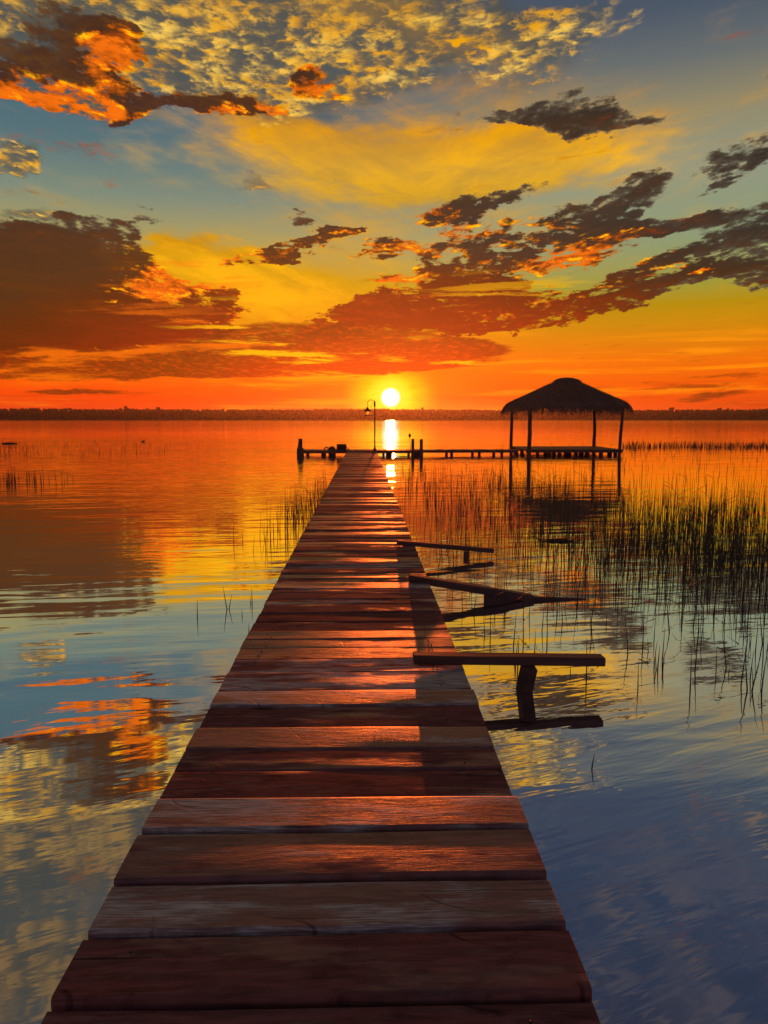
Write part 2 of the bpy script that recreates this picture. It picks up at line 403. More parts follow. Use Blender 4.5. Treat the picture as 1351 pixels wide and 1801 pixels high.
# ---------------------------------------------------------------- materials
def mat_new(name):
    m = bpy.data.materials.new(name); m.use_nodes = True; S.T = m.node_tree
    m.node_tree.nodes.clear()
    p = S.T.nodes.new('ShaderNodeBsdfPrincipled'); o = S.T.nodes.new('ShaderNodeOutputMaterial')
    S.T.links.new(p.outputs[0], o.inputs[0])
    return m, p, o
def put(p, name, v):
    if isinstance(v, S): S.T.links.new(v.s, p.inputs[name])
    else: p.inputs[name].default_value = v
def bump(h, dist=1.0, strength=1.0, normal=None):
    n = S.T.nodes.new('ShaderNodeBump'); n.inputs['Distance'].default_value = dist; n.inputs['Strength'].default_value = strength
    S.T.links.new(h.s, n.inputs['Height'])
    if normal: S.T.links.new(normal.s, n.inputs['Normal'])
    return S(n.outputs[0])
def objco():
    n = S.T.nodes.new('ShaderNodeTexCoord'); return S(n.outputs['Object'])
def worldpos():
    n = S.T.nodes.new('ShaderNodeNewGeometry'); return S(n.outputs['Position'])

# water: a dark body under a mirror sheet, rippled by layered noise
def water_material():
    m, p, out = mat_new('lake_water')
    S.T.nodes.remove(p)
    x, y, z = sep(worldpos())
    patch = nz(vec(x * 0.35, y * 0.8), 0.22, 3.0, 0.5)                # where breeze touches the lake
    swell = nz(vec(x * 0.50 + y * 0.18, y * 1.3 - x * 0.30), 0.9, 1.0, 0.4, 0.2)
    rip = nz(vec(x * 0.45 - y * 0.10, y * 2.0 - x * 0.22, 4.0), 2.2, 2.0, 0.45, 0.2)
    fine = nz(vec(x * 0.8, y * 2.0, 8.0), 7.0, 2.0, 0.5)
    calm = smooth(patch, 0.40, 0.62)
    mid = smooth(y, 9.0, 22.0) * smooth(y, 90.0, 45.0)
    leftw = smooth(x, 1.0, -4.0)
    nearw = smooth(y, 7.0, 2.0)
    diag = nz(vec(x * 0.38 + y * 0.22, y * 1.9 - x * 0.80, 6.0), 3.0, 3.0, 0.5, 0.35)
    fade = smooth(y, 140.0, 30.0, 0.10, 1.0)
    far = nz(vec(x * 0.03, y * 0.30, 2.0), 1.2, 3.0, 0.55)
    h = (swell * 0.012 + rip * smooth(y, 2.0, 8.0, 0.35, 1.0) * (0.0030 + calm * 0.0035 + mid * 0.002 + mid * leftw * 0.006) + fine * calm * 0.0006) * fade
    h = h + diag * nearw * smooth(x, -1.0, 1.0, 0.25, 1.0) * 0.0044 + far * 0.055 * smooth(y, 45.0, 160.0)
    nrm = bump(h, 1.0, 1.0)
    g = S.T.nodes.new('ShaderNodeBsdfGlossy'); g.inputs['Roughness'].default_value = 0.02
    rgh = smooth(y, 60.0, 400.0, 0.02, 0.065); S.T.links.new(rgh.s, g.inputs['Roughness'])
    g.inputs['Color'].default_value = (0.97, 0.97, 0.98, 1)
    d = S.T.nodes.new('ShaderNodeBsdfDiffuse'); d.inputs['Color'].default_value = (0.012, 0.016, 0.028, 1)
    S.T.links.new(nrm.s, g.inputs['Normal']); S.T.links.new(nrm.s, d.inputs['Normal'])
    lw = S.T.nodes.new('ShaderNodeFresnel'); lw.inputs['IOR'].default_value = 1.5
    S.T.links.new(nrm.s, lw.inputs['Normal'])
    fac = clamp(S(lw.outputs[0]) * 0.80 + 0.68)
    ms = S.T.nodes.new('ShaderNodeMixShader'); S.T.links.new(fac.s, ms.inputs[0])
    S.T.links.new(d.outputs[0], ms.inputs[1]); S.T.links.new(g.outputs[0], ms.inputs[2])
    S.T.links.new(ms.outputs[0], out.inputs[0])
    return m
M_WATER = water_material()

def plank_material():
    """stained hardwood: object colour R = how bleached, G = how wet and glossy, B = shade"""
    m, p, out = mat_new('weathered_plank')
    oi = S.T.nodes.new('ShaderNodeObjectInfo'); r_, g_, b_ = sep(S(oi.outputs['Color'])); rnd = S(oi.outputs['Random'])
    x, y, z = sep(objco())
    sx = x + rnd * 37.0; sy = y + rnd * 11.0
    gv = vec(sx * 0.9, sy * 9.0 + nz(vec(sx, sy), 1.2, 2.0) * 1.6, z * 9.0)
    grain = nz(gv, 4.0, 8.0, 0.65)
    streak = nz(vec(sx * 0.55, sy * 5.0), 2.2, 7.0, 0.62, 0.5)
    blot = nz(vec(sx * 1.0, sy * 2.2, 3.0), 2.4, 6.0, 0.62)
    fib = nz(vec(sx * 3.0, sy * 60.0, z * 60.0), 3.0, 4.0, 0.6)
    ring = voro(vec(sx * 1.1, sy * 3.5, rnd * 9.0), 0.9, 1.0)
    knot = smooth(ring, 0.085, 0.03)
    c0 = mix(b_, lin((140, 72, 62)), lin((178, 116, 100)))
    c = mix(smooth(grain, 0.34, 0.66), mix(0.45, lin((36, 18, 16)), c0), c0)
    c = mix(smooth(blot, 0.50, 0.70) * 0.5, c, lin((146, 76, 62)))
    blot2 = nz(vec(sx * 1.6, sy * 3.0, 13.0), 3.0, 7.0, 0.68)
    c = mix(smooth(blot2, 0.50, 0.66) * 0.5, c, lin((66, 38, 36)))
    c = mix(smooth(blot2 * 0.5 + grain * 0.5, 0.47, 0.36) * 0.65, c, lin((150, 116, 92)))
    bl = smooth(streak * 0.5 + blot * 0.3 + blot2 * 0.2 + (r_ - 0.5) * 0.50, 0.505, 0.60)
    bl = bl * smooth(fib, 0.30, 0.55, 0.35, 1.0)
    c = mix(bl * smooth(r_, 0.0, 0.25), c, mix(smooth(fib, 0.3, 0.7), lin((140, 116, 100)), lin((222, 204, 184))))
    c = mix(knot * 0.85, c, lin((30, 18, 14)))
    chk = nz(vec(sx * 0.5, sy * 22.0, 17.0), 2.0, 4.0, 0.6)               # drying cracks along the grain
    crack = smooth(chk, 0.66, 0.70)
    c = mix(crack * 0.8, c, lin((20, 12, 10)))
    saw = S.m('SINE', (sx * 0.9 + sy * 1.5 + nz(vec(sx, sy, 21.0), 1.5, 2.0) * 1.2) * 14.0)
    saw = smooth(saw, 0.985, 1.0) * smooth(blot, 0.50, 0.60)
    c = mix(saw * 0.6, c, lin((34, 20, 16)))
    put(p, 'Base Color', c)
    wet = smooth(nz(vec(sx * 0.8, sy * 3.0, 9.0), 1.7, 5.0, 0.6) + (g_ - 0.5) * 0.6, 0.50, 0.60)
    put(p, 'Roughness', 0.82 - wet * 0.36 + (fib - 0.5) * 0.25 + (blot2 - 0.5) * 0.3)
    put(p, 'Specular IOR Level', 0.06 + wet * 0.44)
    h = grain * 0.0024 + fib * 0.0012 - knot * 0.002 + blot * 0.004 + blot2 * 0.002 - crack * 0.0025 - saw * 0.0008
    put(p, 'Normal', bump(h, 1.0, 0.9))
    return m
M_PLANK = plank_material()

def wood_material(name, a, b, rough=0.6, scale=6.0, axis='z'):
    m, p, out = mat_new(name)
    x, y, z = sep(objco())
    k = {'z': (1, 1, .12), 'x': (.12, 1, 1), 'y': (1, .12, 1)}[axis]
    v = vec(x * k[0] * scale, y * k[1] * scale, z * k[2] * scale)
    g = nz(v, 3.0, 6.0, 0.6); q = nz(v, 0.8, 3.0, 0.5)
    c = mix(smooth(g * 0.6 + q * 0.4, 0.35, 0.65), lin(a), lin(b))
    put(p, 'Base Color', c); put(p, 'Roughness', rough)
    put(p, 'Normal', bump(g, 0.006, 0.8))
    return m
M_POST = wood_material('dark_post_wood', (44, 28, 22), (86, 58, 44))
M_BEAM = wood_material('brown_beam_wood', (82, 46, 34), (118, 72, 52), 0.62, 5.0, 'x')
M_RUST = wood_material('weathered_deck_wood', (70, 42, 32), (110, 72, 54), 0.55, 5.0, 'y')

def flat_material(name, a, b=None, rough=0.6, scale=8.0, metal=0.0, bumpd=0.002):
    m, p, out = mat_new(name)
    g = nz(objco(), scale, 5.0, 0.6)
    put(p, 'Base Color', mix(smooth(g, 0.35, 0.65), lin(a), lin(b or a)))
    put(p, 'Roughness', rough); put(p, 'Metallic', metal); put(p, 'Normal', bump(g, bumpd, 0.6))
    return m
M_IRON = flat_material('painted_iron', (30, 28, 28), (52, 46, 42), 0.45, 20, 0.6)
M_THATCH = flat_material('dry_palm_thatch', (112, 82, 64), (158, 122, 92), 0.85, 14)
M_REED = flat_material('reed_stem', (40, 34, 22), (66, 54, 34), 0.55, 6)
M_WOODS = flat_material('far_tree_leaves', (34, 38, 26), (50, 50, 34), 0.8, 0.08)
M_SHORE = flat_material('far_shore_soil', (70, 60, 46), (94, 80, 58), 0.9, 0.02)
M_MUD = flat_material('wet_lake_mud', (40, 34, 26), (60, 50, 38), 0.5, 2)
for m_, v_ in ((M_WOODS, 0.0), (M_SHORE, 0.0), (M_THATCH, 0.15)):
    for n_ in m_.node_tree.nodes:
        if n_.type == 'BSDF_PRINCIPLED': n_.inputs['Specular IOR Level'].default_value = v_

# ================================================================ the setting
rng = random.Random(7)
def sheet(name, x0, x1, y0, y1, z, mat, nx=1, ny=1):
    b = MB(); vs = [(x0 + (x1 - x0) * i / nx, y0 + (y1 - y0) * j / ny, z) for j in range(ny + 1) for i in range(nx + 1)]
    fs = [(j * (nx + 1) + i, j * (nx + 1) + i + 1, (j + 1) * (nx + 1) + i + 1, (j + 1) * (nx + 1) + i) for j in range(ny) for i in range(nx)]
    b.add(vs, fs); return b.build(name, mat)
tag(sheet('lake_water', -2600, 2600, -300, 1560, 0.0, M_WATER), kind='structure')
tag(sheet('lake_bed', -2600, 2600, -300, 1560, -1.6, M_MUD), kind='structure')

# the far shore: a low bank that rises into gentle hills, one sheet to the horizon
SHORE = 1500.0
def shore_rise(x):
    a = mnoise.noise(Vector((x * 0.0016, 3.3, 0))) * 3.5 + mnoise.noise(Vector((x * 0.006, 8.1, 0))) * 1.2
    return a + 4.5 * math.exp(-((x + 620) / 190) ** 2) + 2.5 * math.exp(-((x + 420) / 90) ** 2)
b = MB(); NX, NY = 160, 14
ys = [SHORE, 1504, 1512, 1530, 1560, 1620, 1700, 1850, 2100, 2500, 3200, 4200, 6000, 9000, 14000]
for j, y in enumerate(ys):
    for i in range(NX + 1):
        x = (-2600 + 5200 * i / NX) * (1 + max(0, y - 1560) / 3500)
        z = -1.0 if j == 0 else (0.6 if j == 1 else 1.5 + (1 - math.exp(-(y - 1500) / 90)) * (2.5 + max(-2, shore_rise(x))))
        b.v.append((x, y + mnoise.noise(Vector((x * 0.01, 0, 0))) * 5, z))
for j in range(len(ys) - 1):
    for i in range(NX):
        o = j * (NX + 1) + i; b.f.append((o, o + 1, o + NX + 2, o + NX + 1)); b.sm.append(True)
tag(b.build('far_shore', M_SHORE), kind='structure')

# the wood along the far shore reads as one mass: thousands of leaf clumps, stems between
b = MB()
OCT = [Vector(v) for v in ((1, 0, 0), (-1, 0, 0), (0, 1, 0), (0, -1, 0), (0, 0, 1), (0, 0, -1))]
OF = [(0, 2, 4), (2, 1, 4), (1, 3, 4), (3, 0, 4), (2, 0, 5), (1, 2, 5), (3, 1, 5), (0, 3, 5)]
def clump(b, c, r, sq, rg):
    m = Matrix.Rotation(rg.uniform(0, 6.3), 3, 'Z') @ Matrix.Rotation(rg.uniform(-.6, .6), 3, 'X')
    b.add([c + Vector(((m @ v).x * r * rg.uniform(.7, 1.3), (m @ v).y * r, (m @ v).z * r * sq * rg.uniform(.7, 1.2))) for v in OCT], OF, True)
x = -1300.0
while x < 1400:
    top = 20.6 + mnoise.noise(Vector((x * 0.004, 1.7, 0))) * 1.6 + mnoise.noise(Vector((x * 0.021, 5.0, 0))) * 1.5 + rng.uniform(-1.0, 1.0)
    top += 1.8 * math.exp(-((x + 640) / 120) ** 2) - .8 * math.exp(-((x + 500) / 60) ** 2)
    if rng.random() < 0.05: top += rng.uniform(.8, 2.2)
    y = SHORE + rng.uniform(4, 30)
    w = rng.uniform(3.0, 5.0)
    for zc in (2.0, 5.0, 8.5, 12.0, 15.0): clump(b, Vector((x + rng.uniform(-1.5, 1.5), y + rng.uniform(-3, 3), zc)), rng.uniform(4.2, 5.4), .9, rng)
    for k in range(4): clump(b, Vector((x + rng.uniform(-w, w) * .7, y + rng.uniform(-3, 3), top - rng.uniform(2.2, 4.5))), rng.uniform(1.8, 3.0), 0.8, rng)
    for k in range(5): clump(b, Vector((x + rng.uniform(-w, w) * .6, y + rng.uniform(-2, 2), top - rng.uniform(.4, 2.2))), rng.uniform(.7, 1.6), 0.7, rng)
    x += rng.uniform(2.0, 3.2)
n = 300; vs = []
for j, (dy_, hz) in enumerate(((34, -1), (36, 9), (40, 15), (52, 17.2), (80, 15), (90, -1))):
    for i in range(n + 1):
        xx = -1320 + 2760 * i / n; vs.append((xx, SHORE + dy_, hz if hz < 0 else hz + mnoise.noise(Vector((xx * .06, j * 3.1, 0))) * 1.6))
b.add(vs, [(j * (n + 1) + i, j * (n + 1) + i + 1, (j + 1) * (n + 1) + i + 1, (j + 1) * (n + 1) + i) for j in range(5) for i in range(n)])
tag(b.build('far_woods', M_WOODS), 'dark wooded shoreline across the lake under the setting sun', 'woods', kind='stuff')

def shore_tree(px, h, w, label):
    x = (px - 640.5) / FOC * (SHORE - 3)
    t = thing('tree', label, 'tree', (x, SHORE - 3, 0.4)); rg = random.Random(int(px))
    tb = MB(); tb.tube([(0, 0, 0), (0.3, 0, h * .4), (0, 0, h * .8)], [.8, .55, .2], 6); tb.build('trunk', M_POST, t)
    cb = MB()
    for k in range(60):
        a = rg.uniform(0, 6.28); r = w * math.sqrt(rg.random()); q = rg.random()
        clump(cb, Vector((math.cos(a) * r * (1 - .4 * q), math.sin(a) * r * .7, h * (.45 + .55 * q) - r * .25)), rg.uniform(1.2, 2.6), .7, rg)
    cb.build('crown', M_WOODS, t)
shore_tree(229, 27, 6.5, 'round tree standing tallest on the far shore at the left')
shore_tree(284, 24, 5.0, 'smaller round tree rising just right of the tallest shore tree')
shore_tree(1043, 24.5, 5.5, 'tree crown rising above the far shore just left of the hut roof edge posts')
shore_tree(1182, 24.8, 6.5, 'broad tree rising above the far shore right of the thatched hut')
shore_tree(1268, 23.5, 5.5, 'broad low tree on the far shore nearest the right edge of the photo')
shore_tree(742, 24, 2.4, 'slim tree sticking up from the shore just right of the sun')

# ================================================================ the boardwalk
DECK = 0.18; XC = -0.102; HW = 0.660
walk = thing('boardwalk', 'long narrow plank boardwalk with red brown boards leading to the platform', 'boardwalk', (0, 0, 0))
def plank_mesh(L, W, TH, nl, nw, rg, cup, rag):
    """a board along x with cupped top, wavering edges and rounded arrises"""
    b = MB(); e = 0.006
    ph = [rg.uniform(0, 6.28) for _ in range(6)]
    def edge(x, s): return rag * (math.sin(x * 3.1 + ph[0 + s]) + .6 * math.sin(x * 7.3 + ph[2 + s]) + rg.uniform(-.3, .3))
    ts = [0, .035] + [(j + 1) / (nw) for j in range(nw - 1)] + [.965, 1]
    rows = [[] for _ in range(len(ts) + 4)]
    for i in range(nl + 1):
        x = -L / 2 + L * i / nl; f = edge(x, 0); k = edge(x, 1)
        y0, y1 = -W / 2 + f, W / 2 + k
        zz = lambda t: cup * (1 - (2 * t - 1) ** 2) + 0.0012 * math.sin(x * 4 + ph[4] + t * 3)
        ring = [(y0, -TH), (y0, zz(0) - e)]
        for t in ts:
            yy = y0 + e + (y1 - y0 - 2 * e) * t; ring.append((yy, zz(t)))
        ring += [(y1, zz(1) - e), (y1, -TH)]
        for r_, (yy, z_) in enumerate(ring): rows[r_].append((x, yy, z_))
    n = len(rows); vs = [p for r_ in rows for p in r_]; w = nl + 1
    fs = [(r_ * w + i, r_ * w + i + 1, (r_ + 1) * w + i + 1, (r_ + 1) * w + i) for r_ in range(n - 1) for i in range(nl)]
    b.add(vs, fs, True)
    b.add(vs, [tuple(r_ * w for r_ in range(n))[::-1], tuple(r_ * w + nl for r_ in range(n)), tuple(range(nl + 1))[::-1] + tuple((n - 1) * w + i for i in range(nl + 1))])
    return b.mesh('plank', M_PLANK)
# the joints between the nearest boards, measured along the deck
near = [1.711, 1.961, 2.181, 2.458, 2.684, 2.944, 3.143, 3.375, 3.643, 3.851, 4.14, 4.386, 4.601, 4.799, 4.986, 5.232, 5.487, 5.72, 5.899, 6.10, 6.287, 6.50, 6.704]
look = {  1.431: (.36, .4, .5, .01, -.012),  # joint -> (bleached, wet, shade, gap, lift)
    1.711: (.38, .45, .45, .026, .004), 1.961: (.56, .95, .70, .012, .009), 2.181: (.47, .70, .45, .022, .018), 2.458: (.60, 1.1, .35, .015, .024), 2.684: (.40, .45, .25, .010, 0),
    2.944: (.36, .50, .40, .009, 0), 3.143: (.52, .95, .50, .006, .003), 3.375: (.30, .40, .35, .009, -.003), 3.643: (.56, 1.0, .5, .006, .004), 3.851: (.68, .6, .6, .009, .002),
    4.14: (.64, .5, .4, .006, 0), 4.386: (.42, .8, .3, .005, 0), 4.601: (.45, .8, .3, .008, 0)}
joints = []
y = 1.711
for w in (0.28, 0.25, 0.24, 0.27, 0.26, 0.25, 0.27, 0.25, 0.26, .25, .25, .26): joints.insert(0, y - w); y -= w
joints += near; y = joints[-1]
rg = random.Random(3)
PEND = 33.55
while y < PEND - 0.12:
    y = min(PEND, y + rg.uniform(0.16, 0.27)); joints.append(y)
shared = [plank_mesh(2 * HW, 1.0 * 0.22, 0.035, 8, 3, random.Random(50 + k), 0.002, 0.0014) for k in range(8)]
for i in range(len(joints) - 1):
    y0, y1 = joints[i], joints[i + 1]
    bl, wet, sh, gap, lift = look.get(round(y0, 3), (rg.choice((.2, .3, .38, .44, .55)) * (1 if y0 < 9 else .9), rg.choice((.2, .4, .6, .9)), rg.uniform(0, .7), rg.uniform(.005, .014), rg.uniform(-.004, .005)))
    W = y1 - y0 - gap
    if y0 < 8:
        me = plank_mesh(2 * HW + rg.uniform(-.006, .006), W, 0.036, 16, 5, random.Random(900 + i), rg.uniform(-.0015, .0022), 0.0018); sc = 1.0
    else:
        me = shared[i % 8]; sc = W / 0.22
    o = bpy.data.objects.new('plank', me); COL.objects.link(o); o.parent = walk
    o.location = (XC + rg.uniform(-.004, .004), (y0 + y1) / 2, DECK + lift); o.scale = (1, sc, 1)
    o.rotation_euler = (rg.uniform(-.006, .010), rg.uniform(-.003, .003), rg.uniform(-.006, .006) if y0 > 2.2 else rg.uniform(-.002, .002))
    o.color = (bl, wet, sh, 1)
# nails in the near boards: sub-parts of their planks would be tiny, so one small joined part
nb_ = MB()
for i in range(len(joints) - 1):
    if not 1.2 < joints[i] < 5.2: continue
    for sx in (-.52, .50):
        for fy in (.25, .72):
            cx = XC + sx + rg.uniform(-.02, .02); cy = joints[i] + (joints[i + 1] - joints[i]) * (fy + rg.uniform(-.06, .06))
            nb_.lathe([(0.0001, .0015), (.0035, .001), (.0042, -.004)], (cx, cy, DECK + .0035), 7)
tag(nb_.build('nails', M_IRON, walk), kind='stuff')
for sx in (-.47, 0.0, .47):
    s_ = MB(); s_.box((XC + sx, (PEND - 1.4) / 2, DECK - .040 - .045), (.06, PEND + 1.4, .09), bev=.004); s_.build('stringer', M_RUST, walk)
y = -0.4
while y < PEND:
    for sx in (-.50, .50):
        p = MB(); p.tube([(XC + sx * .92, y, -1.6), (XC + sx * .92 + rg.uniform(-.02, .02), y, DECK - .14)], [.055, .05], 8); p.build('pile', M_POST, walk)
    c = MB(); c.box((XC, y + .06, DECK - .168), (1.16, .05, .07)); c.build('cross_beam', M_RUST, walk)
    y += 2.45

# ---------------------------------------------------------------- beams that jut out over the water
def oriented(a, b_, w, th):
    """a timber from a to b: w across (level), th deep"""
    a, b_ = Vector(a), Vector(b_); t = (b_ - a); L = t.length; t.normalize()
    s_ = t.cross(Vector((0, 0, 1))).normalized(); u = s_.cross(t)
    return (a + b_) / 2, L, Matrix((t, s_, u)).transposed()
def timber(mb, a, b_, w, th, bev=.004):
    c, L, m = oriented(a, b_, w, th); mb.box(c, (L, w, th), m, bev)
P = lambda px, py, h: ground(px, py, h)
# nearest beam
a = P(727, 1157, .215); e = P(1061, 1161, .185)
t = thing('side_beam', 'nearest brown timber beam jutting right from the boardwalk on a crooked post', 'beam', (a.x, a.y, 0), group='beams jutting from the boardwalk over the water')
A = Vector((a.x, a.y, 0))
m = MB(); timber(m, a - A, e - A, .085, .052); m.build('beam', M_BEAM, t)
top = P(931, 1172, .165); ft = P(922, 1214, .0); d_ = (ft - top)
m = MB(); timber(m, top - A, ft + d_ * 1.5 - A, .07, .088); m.build('post', M_BEAM, t)
# middle beam, sunk at its tip, with a board hanging under it and a loose board ahead
a = P(719, 1016, .215); e = P(936, 1052, .015)
t = thing('side_beam', 'middle beam slanting down from the boardwalk until its tip dips under', 'beam', (a.x, a.y, 0), group='beams jutting from the boardwalk over the water')
A = Vector((a.x, a.y, 0))
m = MB(); timber(m, a - A, e - A, .10, .062); m.build('beam', M_BEAM, t)
q1 = P(852, 1040, .085); q2 = P(906, 1049, .035)
m = MB(); m.add([q1 - A + Vector(v) for v in ((0, -.02, .01), (0, .03, .01), (0, .03, -.3), (0, -.02, -.3))] + [q2 - A + Vector(v) for v in ((.12, -.02, .0), (.12, .03, .0), (.12, .03, -.3), (.12, -.02, -.3))],
    [(0, 1, 2, 3), (7, 6, 5, 4), (0, 4, 5, 1), (3, 2, 6, 7), (0, 3, 7, 4), (1, 5, 6, 2)]); m.build('post', M_BEAM, t)
s0 = P(925, 1051, .020); s1 = P(1030, 1053, .004)
m = MB(); k = (s1 - s0)
m.add([s0 + Vector((0, -.035, -.05)) - A, s0 + Vector((0, .035, -.05)) - A, s0 + Vector((0, .035, .012)) - A, s0 + Vector((0, -.035, .012)) - A,
       s1 + Vector((0, -.006, -.03)) - A, s1 + Vector((0, .006, -.03)) - A, s1 + Vector((0, .006, .002)) - A, s1 + Vector((0, -.006, .002)) - A],
      [(3, 2, 1, 0), (4, 5, 6, 7), (0, 1, 5, 4), (2, 3, 7, 6), (1, 2, 6, 5), (3, 0, 4, 7)]); m.build('splintered_tip', M_BEAM, t)
# farthest beam
a = P(699, 954, .215); e = P(867, 968.5, .073)
t = thing('side_beam', 'farthest thin dark beam reaching right from the boardwalk among the reeds', 'beam', (a.x, a.y, 0), group='beams jutting from the boardwalk over the water')
A = Vector((a.x, a.y, 0))
m = MB(); timber(m, a - A, e - A, .07, .05); m.build('beam', M_BEAM, t)
top = P(820, 970, .07); ft = P(820, 979, .0)
m = MB(); timber(m, top - A, Vector((ft.x, ft.y, -1.0)) - A, .06, .075); m.build('post', M_BEAM, t)

# ================================================================ the cross platform at the far end
PY = 33.6; PD = 1.5; PTOP = .225
def wx(px, Y): return at_depth(px, 790, Y).x
xL, xR = wx(527, PY), wx(744, PY)
plat = thing('end_platform', 'low plank platform crossing the far end of the boardwalk', 'platform', (0, PY, 0))
rg = random.Random(12)
x = xL + .1
while x < xR - .05:
    w = rg.uniform(.15, .22); b = MB(); b.box((x + w / 2, PD / 2, PTOP - .018 + rg.uniform(-.004, .012)), (w - .012, PD + rg.uniform(0, .08), .034), bev=.004)
    b.build('plank', M_RUST, plat); x += w
b = MB(); b.box(((xL + xR) / 2, .03, PTOP - .036 - .05), (xR - xL, .05, .085)); b.build('edge_beam', M_RUST, plat)
b = MB(); b.box(((xL + xR) / 2, PD - .05, PTOP - .036 - .05), (xR - xL, .05, .085)); b.build('edge_beam', M_RUST, plat)
for px in (538, 540.5, 567, 571, 580, 587, 636, 676, 690, 722, 735):
    b = MB(); xx = wx(px, PY); b.tube([(xx, .10 if px % 2 else PD - .12, -1.6), (xx, .10 if px % 2 else PD - .12, PTOP - .08)], [.07, .06], 8); b.build('pile', M_POST, plat)
b = MB(); xx = wx(584, PY); b.box((xx, .18, PTOP - .42), (.32, .12, .72)); b.build('pile_board', M_POST, plat)
b = MB(); xx = wx(683, PY); b.box((xx, .2, PTOP - .42), (.20, .12, .72)); b.build('pile_board', M_POST, plat)
b = MB(); xx = wx(733, PY); b.box((xx, .2, PTOP - .42), (.46, .12, .72)); b.build('pile_board', M_POST, plat)

def post(px, ptop, Y, r, label, lean=0.0, flare=1.3, grp=None):
    p = at_depth(px, ptop, Y); t = thing('mooring_post', label, 'post', (p.x, Y, 0), group=grp)
    b = MB(); rgp = random.Random(int(px)); n = 7
    pts = [(lean * (1 - k / n) + rgp.uniform(-.008, .008), 0, -1.6 + (p.z + 1.6) * k / n) for k in range(n + 1)]
    b.tube(pts, [r * (flare - (flare - 1) * k / n) for k in range(n + 1)], 10, jitter=.06, rng=rgp)
    b.build('shaft', M_POST, t); return t
t = post(528.5, 771.5, PY - .12, .085, 'thick weathered post at the left end of the cross platform', -.03, 1.3, 'posts around the cross platform')
b = MB(); b.box((-.01, 0, .13), (.30, .16, .40)); b.build('footing_block', M_POST, t)
b = MB(); b.box((-.07, 0, .42), (.08, .12, .34), Matrix.Rotation(.10, 3, 'Y')); b.build('split_stub', M_POST, t)
post(726.5, 771.5, PY - .10, .065, 'left one of the two posts at the right end of the platform', 0, 1.1, 'posts around the cross platform')
post(741.5, 772.5, PY - .9, .07, 'bare post at the right end of the platform where the walkway starts', 0, 1.05, 'posts around the cross platform')

# thin stick with a knob
p = at_depth(720.8, 766, PY + .3)
t = thing('marker_stick', 'thin stick with a dark knob standing beside the right platform posts', 'stick', (p.x, PY + .3, PTOP))
b = MB(); b.tube([(0.03, 0, 0), (0.012, 0, .3), (0, 0, p.z - PTOP)], .012, 6); b.build('rod', M_IRON, t)
b = MB(); b.lathe([(.001, -.1), (.05, -.06), (.055, .02), (.03, .08), (.001, .1)], (0, 0, p.z - PTOP), 10); b.build('knob', M_IRON, t)

# low bench with a slanting side and a heap beside it
p = at_depth(601, 790, PY + .5)
t = thing('low_bench', 'dark boxy bench standing on the platform left of the lamp', 'bench', (p.x, PY + .5, PTOP))
b = MB(); b.box((0, 0, .235), (.44, .40, .05), bev=.01); b.build('seat', M_POST, t)
b = MB(); b.box((-.19, 0, .10), (.05, .38, .21)); b.build('side_board', M_POST, t)
b = MB(); b.box((.19, 0, .10), (.05, .38, .21)); b.build('side_board', M_POST, t)
b = MB(); b.box((0, .17, .10), (.36, .03, .20)); b.build('back_board', M_POST, t)
b = MB(); b.box((.27, 0, .09), (.28, .34, .03), Matrix.Rotation(.75, 3, 'Y')); b.build('leaning_board', M_POST, t)
p = at_depth(584, 790, PY + .5)
t = thing('rope_heap', 'small dark heap lying on the platform left of the bench', 'rope', (p.x, PY + .5, PTOP))
b = MB(); rgp = random.Random(5)
for k in range(4):
    pts = [(math.cos(a * .7 + k) * (.17 - .03 * k), math.sin(a * .7 + k) * (.15 - .02 * k), .025 + .035 * k + .015 * math.sin(a * 2.1)) for a in range(10)]
    b.tube(pts, .022, 6)
b.build('coil', M_POST, t)
b = MB(); b.tube([(-.12, 0, .06), (-.24, 0, .13), (-.31, 0, .10), (-.36, .0, .02)], [.03, .028, .026, .02], 6); b.build('loose_end', M_POST, t)

# ---------------------------------------------------------------- lamp post
LY = PY + .25
p0 = at_depth(659.3, 792, LY); pt = at_depth(659.3, 706.5, LY)
t = thing('lamp_post', 'slender lamp post with a curled arm and bell lantern on the platform', 'lamp', (p0.x, LY, PTOP))
H = pt.z - PTOP; u = LY / FOC          # metres per picture unit out there
b = MB(); b.tube([(0, 0, 0), (0, 0, .25), (0, 0, H - .35), (0, 0, H)], [.040, .030, .026, .022], 10); b.build('pole', M_IRON, t)
b = MB(); b.lathe([(.09, 0), (.085, .03), (.05, .06), (.04, .12)], (0, 0, 0), 12); b.build('base_plate', M_IRON, t)
b = MB(); b.lathe([(.02, 0), (.045, .03), (.05, .08), (.03, .12), (.045, .17), (.035, .22), (.001, .27)], (0, 0, H - .22), 12); b.build('finial', M_IRON, t)
cx = -6.4 * u; r = 6.0 * u; cz = H - 2.0 * u
pts = [(cx + r * math.cos(R(a)), 0, cz + r * math.sin(R(a)) * .85) for a in range(0, 181, 15)] + [(cx - r, 0, cz - .12), (cx - r, 0, cz - .24)]
b = MB(); b.tube([(0, 0, cz - .05)] + pts, .013, 8); arm = b.build('arm', M_IRON, t)
pts = [(-.01 + -2.9 * u + 2.7 * u * math.cos(R(a)), 0, cz - .10 + 2.9 * u * math.sin(R(a))) for a in range(0, 200, 18)] + [(-5.6 * u, 0, cz - .22)]
b = MB(); b.tube(pts, .009, 6); b.build('scroll', M_IRON, arm)
lx = -12.2 * u + .0; lz = cz - .24; lx = cx - r
b = MB(); b.lathe([(.015, .06), (.04, .03), (.05, -.01), (.10, -.06), (.185, -.13), (.188, -.145), (.16, -.145), (.09, -.07), (.02, -.02)], (lx, 0, lz), 20); b.build('shade', M_IRON, t)
